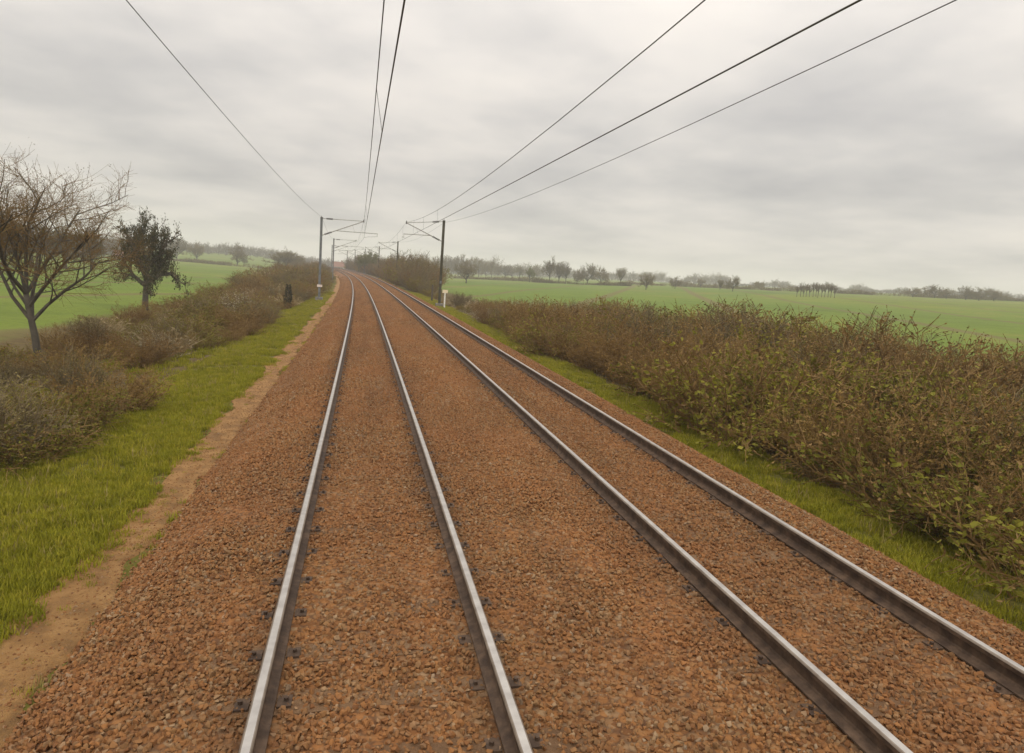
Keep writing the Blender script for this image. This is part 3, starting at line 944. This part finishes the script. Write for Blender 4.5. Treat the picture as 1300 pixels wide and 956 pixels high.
pts = []
for px in np.arange(150, 440, 2.6):
    x, y, z = spot(px + random.uniform(-1, 1), 328, 540 + random.uniform(-30, 60)); pts.append((x, y, random.uniform(5, 9), 1.0))
wood('far_wood', 'hazy grey wood on the rise beyond the left field', pts, 1)
pts = []
for px in np.arange(540, 1310, 2.8):
    yb = 350 + (px - 560) * .035
    x, y, z = spot(px + random.uniform(-1.5, 1.5), yb, 620 + random.uniform(-60, 90)); pts.append((x, y, random.uniform(4, 8) * (1.5 if px < 800 else (1.15 if px < 930 else .8)) * (.5 + 1.1 * float(noise2(px, 0, 81, 26))), 1.3))
wood('far_wood', 'hazy grey tree belt along the skyline beyond the right fields', pts, 2)
pts = []
for px in np.arange(-60, 160, 3):
    x, y, z = spot(px, 320, 330 + random.uniform(-30, 40)); pts.append((x, y, random.uniform(6, 9), 1.0))
wood('far_wood', 'dark wood behind the near bare tree at far left', pts, 3)

# hedges
def hedge(label, p0, p1, h, w, n, seed, mats):
    r = random.Random(seed); mb = MB()
    a = Vector((p0[0], p0[1], 0)); b = Vector((p1[0], p1[1], 0)); side = (b - a).normalized().cross(Vector((0, 0, 1)))
    for _ in range(n):
        c = a.lerp(b, r.random()) + side * r.gauss(0, w * .35)
        hh = h * (.35 + 1.1 * float(noise2(c.x, c.y, 51, 5)) ** 1.4)
        if float(noise2(c.x, c.y, 52, 9)) < .28 and r.random() < .8: continue
        c.z = GZ(c.x, c.y)
        d = Vector((r.gauss(0, .5), r.gauss(0, .5), 1)).normalized()
        e = c + d * hh * r.uniform(.5, 1)
        mb.tube([c, e], [.03, .015], 3, 0, cap=False)
        for _ in range(4):
            q = c.lerp(e, r.uniform(.2, 1)); s = r.uniform(.08, .22); u = Vector((r.gauss(0, 1), r.gauss(0, 1), r.gauss(0, 1))).normalized()
            v = rand_perp(r, u) * s; u = u * s
            mb.add([tuple(q - u), tuple(q + v), tuple(q + u), tuple(q - v)], [(0, 1, 2, 3)], 1)
    o = mb.build('hedge', mats); tag(o, label, 'hedge')
    return o

hedge('low dark hedge running across the left field below the lone oak', spot(196, 334, 322), spot(398, 341, 290), 1.7, 1.6, 2600, 5, [M['twig'], M['bud']])
hedge('dark hedge at the foot of the grove in the right field', spot(676, 361, 268), spot(800, 368, 262), 1.9, 2.0, 2200, 6, [M['twig'], M['bud']])
hedge('brown thorn patch on the left field below the dome shaped tree', spot(350, 346, 165), spot(373, 347, 160), 1.5, 2.0, 700, 7, [M['red_twig'], M['brown_leaf']])

hedge('thin hedge line left of the grove across the right field', spot(556, 351, 310), spot(684, 357, 300), 2.2, 2.0, 1500, 8, [M['twig'], M['bud']])
hedge('hazy hedge line behind the lone field oaks on the right', spot(796, 364, 330), spot(1012, 373, 300), 2.6, 2.4, 2400, 9, [M['twig'], M['bud']])
hedge('hazy hedge line at the far right beyond the thin trunked clump', spot(1058, 377, 300), spot(1310, 388, 330), 3.0, 2.6, 2600, 10, [M['twig'], M['bud']])

# ------------------------------------------------------------------ far houses
M['render_wall'] = noisy('cream_render', [(0, (.42, .36, .29)), (1, (.52, .46, .38))], 1.2)
M['brick'] = noisy('dull_brick_wall', [(0, (.22, .12, .085)), (1, (.30, .17, .12))], 1.5)
M['tile'] = noisy('orange_red_roof_tiles', [(0, (.15, .070, .048)), (1, (.20, .095, .066))], 1.5, bump=.4, bscale=9)
M['glass'] = mat('dark_window_glass', (.03, .035, .04), .15, 0, .5)
M['joinery'] = mat('white_joinery', (.7, .69, .66), .5)


def house(label, loc, rz, L, W, He, Hr, wall):
    h = empty('house', loc, rz); tag(h, label, 'house', 'distant red roofed houses')
    b = MB()
    x, y = L / 2, W / 2
    b.add([(-x, -y, -.5), (x, -y, -.5), (x, y, -.5), (-x, y, -.5), (-x, -y, He), (x, -y, He), (x, y, He), (-x, y, He), (-x, 0, He + Hr), (x, 0, He + Hr)],
          [(0, 1, 5, 4), (2, 3, 7, 6), (1, 2, 6, 9, 5), (3, 0, 4, 8, 7), (0, 3, 2, 1)])
    b.build('wall', wall, h)
    rf = MB(); t = .16; e = .35
    sl = Hr / y
    for sgn in (-1, 1):
        y0, z0 = sgn * (y + e), He - sl * e + .01
        rf.add([(-x - e, y0, z0), (x + e, y0, z0), (x + e, 0, He + Hr + .01), (-x - e, 0, He + Hr + .01),
                (-x - e, y0, z0 + t), (x + e, y0, z0 + t), (x + e, 0, He + Hr + t), (-x - e, 0, He + Hr + t)],
               [(0, 1, 2, 3), (7, 6, 5, 4), (0, 4, 5, 1), (1, 5, 6, 2), (3, 2, 6, 7), (0, 3, 7, 4)])
    ro = rf.build('roof', M['tile'], h)
    ch = MB(); ch.box((x - .9, .1, He + Hr + .3), (.7, .5, 1.3)); ch.box((x - .9, .1, He + Hr + 1.0), (.82, .62, .12)); ch.build('chimney', M['brick'], ro)
    for wx in (-L * .3, L * .28):
        w = MB(); w.box((wx, -y - .02, He * .55), (1.0, .06, 1.25)); wo = w.build('window', M['joinery'], h)
        g = MB(); g.box((wx, -y - .055, He * .55), (.84, .02, 1.08)); g.build('pane', M['glass'], wo)
    d = MB(); d.box((0, -y - .02, 1.0), (.95, .06, 2.1)); d.build('door', M['wood'], h)
    return h

x, y, z = spot(158, 335, 262)
house('house with an orange red roof behind the left field near the ivy clad tree', (x, y, z - .5), .5, 5.4, 5.0, 1.7, 1.8, M['render_wall'])
x, y, z = spot(429, 337, 395)
house('house with a red roof seen beyond the end of the curve', (x, y, z + .3), .2, 6, 6, 2.6, 2.4, M['render_wall'])
x, y, z = spot(438, 338, 400)
house('long low house with dull red roof right of the other one beyond the curve', (x, y, z + .2), -.1, 9, 6, 2.0, 2.2, M['brick'])

# ------------------------------------------------------------------ scrub bushes
def bush_mesh(name, seed, H, W, stems, twigs, mats, leaf, lsize, arch=.5, lmat=1, straw=False):
    r = random.Random(seed); mb = MB()
    for _ in range(stems):
        a = r.uniform(0, 6.283); rr = W * .22 * r.random()
        p = Vector((rr * math.cos(a), rr * math.sin(a), -.15))
        out = Vector((math.cos(a), math.sin(a), 0))
        L = H * r.uniform(.65, 1.15); d = (Vector((0, 0, 1)) + out * r.uniform(.05, W / H * .55) + Vector((r.gauss(0, .15), r.gauss(0, .15), 0))).normalized()
        q = [p]; k = 4
        for i in range(k):
            d = (d + out * arch * r.uniform(0, .28) + Vector((r.gauss(0, .12), r.gauss(0, .12), -.06 * i * arch))).normalized()
            q.append(q[-1] + d * L / k)
        mb.tube(q, [.018, .014, .010, .007, .004], 3, 0, cap=False)
        for _ in range(twigs):
            t = r.uniform(.25, 1) * k; x = min(int(t), k - 1); c = q[x].lerp(q[x + 1], t - x)
            ax = (q[x + 1] - q[x]).normalized()
            e = c + (ax * .7 + rand_perp(r, ax) * r.uniform(.5, 1.1)).normalized() * H * r.uniform(.10, .26)
            mid = c.lerp(e, .5) + rand_perp(r, ax) * .02
            mb.tube([c, mid, e], [.006, .0045, .003], 3, 0, cap=False)
            for _ in range(leaf):
                cc = c.lerp(e, r.uniform(.2, 1.1)); s = lsize * r.uniform(.5, 1.3)
                u = Vector((r.gauss(0, 1), r.gauss(0, 1), r.gauss(0, .7))).normalized(); v = rand_perp(r, u) * s * .55; u = u * s
                mb.add([tuple(cc - u), tuple(cc + v), tuple(cc + u), tuple(cc - v)], [(0, 1, 2, 3)], lmat if r.random() < .85 else 0)
    return mb.build(name, mats)

BT = []   # (object, height)
for sd in (101, 102, 103): BT.append(('thorn', bush_mesh('thorn_bush', sd, 1.7, 1.9, 50, 22, [M['red_twig'], M['brown_leaf']], 4, .028)))
for sd in (111, 112, 113): BT.append(('olive', bush_mesh('bramble_bush', sd, 1.4, 2.2, 48, 20, [M['red_twig'], M['olive_leaf']], 4, .034, arch=.9)))
for sd in (121, 122): BT.append(('scrub', bush_mesh('scrub_bush', sd, 1.9, 1.8, 54, 22, [M['twig'], M['bud']], 4, .028, arch=.3)))
for sd in (131, 132): BT.append(('blossom', bush_mesh('blossoming_bush', sd, 1.5, 1.6, 36, 14, [M['twig'], M['blossom']], 4, .028)))
BT.append(('straw', bush_mesh('dry_grass_clump', 141, .9, .9, 120, 2, [M['straw'], M['straw']], 1, .04, arch=.7)))
BH = {'thorn': 1.7, 'olive': 1.4, 'scrub': 1.9, 'blossom': 1.5, 'straw': .9}
BLAB = {'thorn': 'reddish brown leafless thorn bush', 'olive': 'olive green bramble bush', 'scrub': 'tangled grey brown scrub bush',
        'blossom': 'bush dotted with cream blossom', 'straw': 'clump of dry straw coloured grass'}
bused = set()


def bush(kind, s, o, h, side, w=1.0, label=None, xy=None):
    opts = [b for k, b in BT if k == kind]
    b = random.choice(opts)
    ob = b if b.name not in bused else b.copy()
    if b.name in bused: C.objects.link(ob)
    bused.add(b.name)
    p = Tv(s, o, 0) if xy is None else Vector((xy[0], xy[1], 0))
    z = GZ(p.x, p.y)
    sc = h / BH[kind]
    ob.location = (p.x, p.y, z - .05); ob.rotation_euler = (random.uniform(-.08, .08), random.uniform(-.08, .08), random.uniform(0, 6.28))
    ob.scale = (sc * w * random.uniform(.9, 1.2), sc * w * random.uniform(.9, 1.2), sc)
    ob['label'] = label or BLAB[kind] + (' in the thicket on the left bank' if side < 0 else ' in the thicket on the right bank')
    ob['category'] = 'grass clump' if kind == 'straw' else 'bush'
    if not label:
        ob['group'] = ('left bank ' if side < 0 else 'right bank ') + {'thorn': 'thorn bushes', 'olive': 'brambles', 'scrub': 'scrub bushes', 'blossom': 'blossoming bushes', 'straw': 'dry grass clumps'}[kind]
    return ob


def pick(wts):
    ks = list(wts); return random.choices(ks, [wts[k] for k in ks])[0]

# left bank
s = 5.0
while s < 140:
    step = np.interp(s, [5, 40, 140], [1.5, 2.1, 4.2])
    for row, oo in enumerate((-5.7, -7.3, -9.2, -11.4)):
        o = oo + random.uniform(-.6, .6) - (.9 if (18 < s < 27 and row == 0) else 0)
        if row == 0 and 17 < s < 26: continue        # the grassy hollow
        h = random.uniform(.8, 1.35) * (1.0 if row == 0 else 1.18)
        if s < 60: h *= random.choice((.7, .85, 1.0, 1.15))
        if row > 0 and s < 60 and random.random() < .08: continue
        h *= np.interp(s, [0, 30, 60, 80, 140], [.95, .95, 1.15, 1.9, 2.3])
        bush(pick({'thorn': 4, 'olive': 5.2, 'scrub': 2.2, 'blossom': .6 if s > 20 else 0, 'straw': 1.3 if s > 24 else 0}), s + random.uniform(-.8, .8), o, h, -1, w=1.12)
    s += step
# right bank
s = 2.0
while s < 275:
    step = np.interp(s, [2, 40, 80, 275], [1.5, 1.9, 2.6, 6.0])
    for row, oo in enumerate((7.9, 9.3, 11.0, 13.0, 15.6, 18.4, 21.5)):
        if row < 3 and 18 < s < 60 and random.random() < .13: continue
        if row > 3 and (s > 62 or random.random() < .25): continue
        o = oo + random.uniform(-.5, .5)
        h = random.uniform(1.15, 1.75) * (.85 if row == 0 else (1.05 if row < 4 else 1.25))
        h *= np.interp(s, [0, 8, 14, 25, 40, 55, 68, 84, 95, 120, 275], [1.32, 1.36, 1.45, 1.5, 1.22, .85, .8, 1.6, 2.4, 2.6, 2.4])
        if o > np.interp(s, [64, 66, 80, 90, 100, 116, 140, 180], [20, 7.4, 8.3, 9.2, 10.5, 12.4, 15, 20]): continue
        if row == 0 and 50 < s < 66: h *= .6
        wt = {'thorn': 5.0, 'olive': 4.6, 'scrub': 1.6, 'straw': .4 if s > 24 else 0}
        if s < 60: h *= random.choice((.7, .85, 1.0, 1.0, 1.12))
        if 38 < s < 66: wt = {'thorn': 4, 'olive': 2.2, 'scrub': 2, 'blossom': 2.6, 'straw': 1.6}
        if s > 90: h *= random.choice((.75, .9, 1.0, 1.1, 1.3))
        if s > 80: wt = {'thorn': 4, 'olive': 1.2, 'scrub': 6}
        bush(pick(wt), s + random.uniform(-.8, .8), o, h, 1, w=1.05 if s < 80 else .8)
    s += step
# scrub beyond the end of the curve, on the left
for i in range(26):
    bush(pick({'thorn': 3, 'scrub': 4, 'olive': 1}), random.uniform(140, 300), random.uniform(-12, -6), random.uniform(2.2, 3.4), -1)
# named singles
con = MB(); r = random.Random(9)
for _ in range(900):
    z = r.random() ** 1.2; a = r.uniform(0, 6.283); rad = .16 + .20 * math.sin(3.0 * min(1, z + .12)) * (.55 + .9 * float(noise2(z * 9, a * 1.3, 61, 1.0))); q = Vector((math.cos(a) * rad * r.random() ** .4, math.sin(a) * rad * r.random() ** .4, .1 + z * 2.0))
    u = Vector((math.cos(a), math.sin(a), r.uniform(-.1, 1.6))).normalized() * r.uniform(.06, .18); v = rand_perp(r, u.normalized()) * .03
    con.add([tuple(q - u * .4), tuple(q + v), tuple(q + u), tuple(q - v)], [(0, 1, 2, 3)], 0)
ct = empty('conifer_shrub'); con.build('foliage', M['conifer'], ct)
mb = MB(); mb.tube([(0, 0, -.2), (0, 0, 1.8)], [.05, .015], 6); mb.build('stem', M['bark'], ct)
p = Tv(50.5, -5.15, 0); ct.location = (p.x, p.y, GZ(p.x, p.y)); ct.scale = (.8, .8, .85); tag(ct, 'small dark upright evergreen shrub left of the nearest left mast', 'shrub')

# ------------------------------------------------------------------ haze
hb = MB(); hb.box((0, 850, 21.5), (3300, 2300, 59))
hm = bpy.data.materials.new('haze'); hm.use_nodes = True; nt = hm.node_tree
for n in list(nt.nodes):
    if n.type == 'BSDF_PRINCIPLED': nt.nodes.remove(n)
pv = nt.nodes.new('ShaderNodeVolumePrincipled'); pv.inputs['Color'].default_value = (.97, .97, .96, 1); pv.inputs['Density'].default_value = .00075
nt.links.new(pv.outputs[0], nt.nodes['Material Output'].inputs['Volume'])
ho = hb.build('haze', hm); tag(ho, 'thin grey haze lying over the whole landscape', kind='stuff')

# ------------------------------------------------------------------ sky and light
SUN_EL, SUN_ROT = R(48), R(200)
w = bpy.data.worlds.new('World'); scene.world = w; w.use_nodes = True; nt = w.node_tree
for n in list(nt.nodes): nt.nodes.remove(n)
out = nt.nodes.new('ShaderNodeOutputWorld')
sky = nt.nodes.new('ShaderNodeTexSky'); sky.sky_type = 'NISHITA'; sky.sun_disc = False
sky.sun_elevation = SUN_EL; sky.sun_rotation = SUN_ROT
b1 = nt.nodes.new('ShaderNodeBackground'); nt.links.new(sky.outputs[0], b1.inputs[0]); b1.inputs[1].default_value = .08
tc = nt.nodes.new('ShaderNodeTexCoord'); sx = nt.nodes.new('ShaderNodeSeparateXYZ'); nt.links.new(tc.outputs['Generated'], sx.inputs[0])
zc = math_(nt, 'MAXIMUM', sx.outputs[2], 0.0)
den = math_(nt, 'ADD', zc, .16)
cb = nt.nodes.new('ShaderNodeCombineXYZ')
nt.links.new(math_(nt, 'DIVIDE', sx.outputs[0], den), cb.inputs[0]); nt.links.new(math_(nt, 'DIVIDE', sx.outputs[1], den), cb.inputs[1])
n1 = noise_tex(nt, .62, 4, cb.outputs[0], .48); n2 = noise_tex(nt, 1.9, 5, cb.outputs[0], .5)
cl = math_(nt, 'ADD', math_(nt, 'MULTIPLY', n1, .65), math_(nt, 'MULTIPLY', n2, .35))
clc = ramp(nt, cl, [(.35, (.63, .61, .61)), (.45, (.81, .775, .745)), (.54, (1.0, .94, .88)), (.65, (1.14, 1.06, .97))])
el = math_(nt, 'ADD', math_(nt, 'ADD', math_(nt, 'MULTIPLY', zc, .75), .645), math_(nt, 'MULTIPLY', math_(nt, 'POWER', zc, 3.0), 1.5))
cc = mixc(nt, 1.0, clc, (1, 1, 1), 'MULTIPLY')
vm = nt.nodes.new('ShaderNodeVectorMath'); vm.operation = 'SCALE'; nt.links.new(cc, vm.inputs[0]); nt.links.new(el, vm.inputs['Scale'])
b2 = nt.nodes.new('ShaderNodeBackground'); nt.links.new(vm.outputs[0], b2.inputs[0]); b2.inputs[1].default_value = 1.06
mx = nt.nodes.new('ShaderNodeMixShader'); mx.inputs[0].default_value = .95
nt.links.new(b1.outputs[0], mx.inputs[1]); nt.links.new(b2.outputs[0], mx.inputs[2]); nt.links.new(mx.outputs[0], out.inputs[0])

sl = bpy.data.lights.new('sun', 'SUN'); sl.energy = 1.15; sl.angle = R(25); sl.color = (1, .95, .88)
so = bpy.data.objects.new('sun', sl); C.objects.link(so)
# Nishita: rotation measured clockwise from +Y
az = SUN_ROT; dvec = Vector((math.sin(az) * math.cos(SUN_EL), math.cos(az) * math.cos(SUN_EL), math.sin(SUN_EL)))
so.rotation_euler = dvec.to_track_quat('Z', 'Y').to_euler(); so.location = (0, 0, 300)

scene.render.engine = 'CYCLES'
scene.cycles.use_denoising = True
scene.cycles.volume_bounces = 2
scene.cycles.max_bounces = 8
scene.view_settings.view_transform = 'Standard'
scene.view_settings.look = 'None'
scene.view_settings.gamma = 1
scene.view_settings.exposure = -0.06
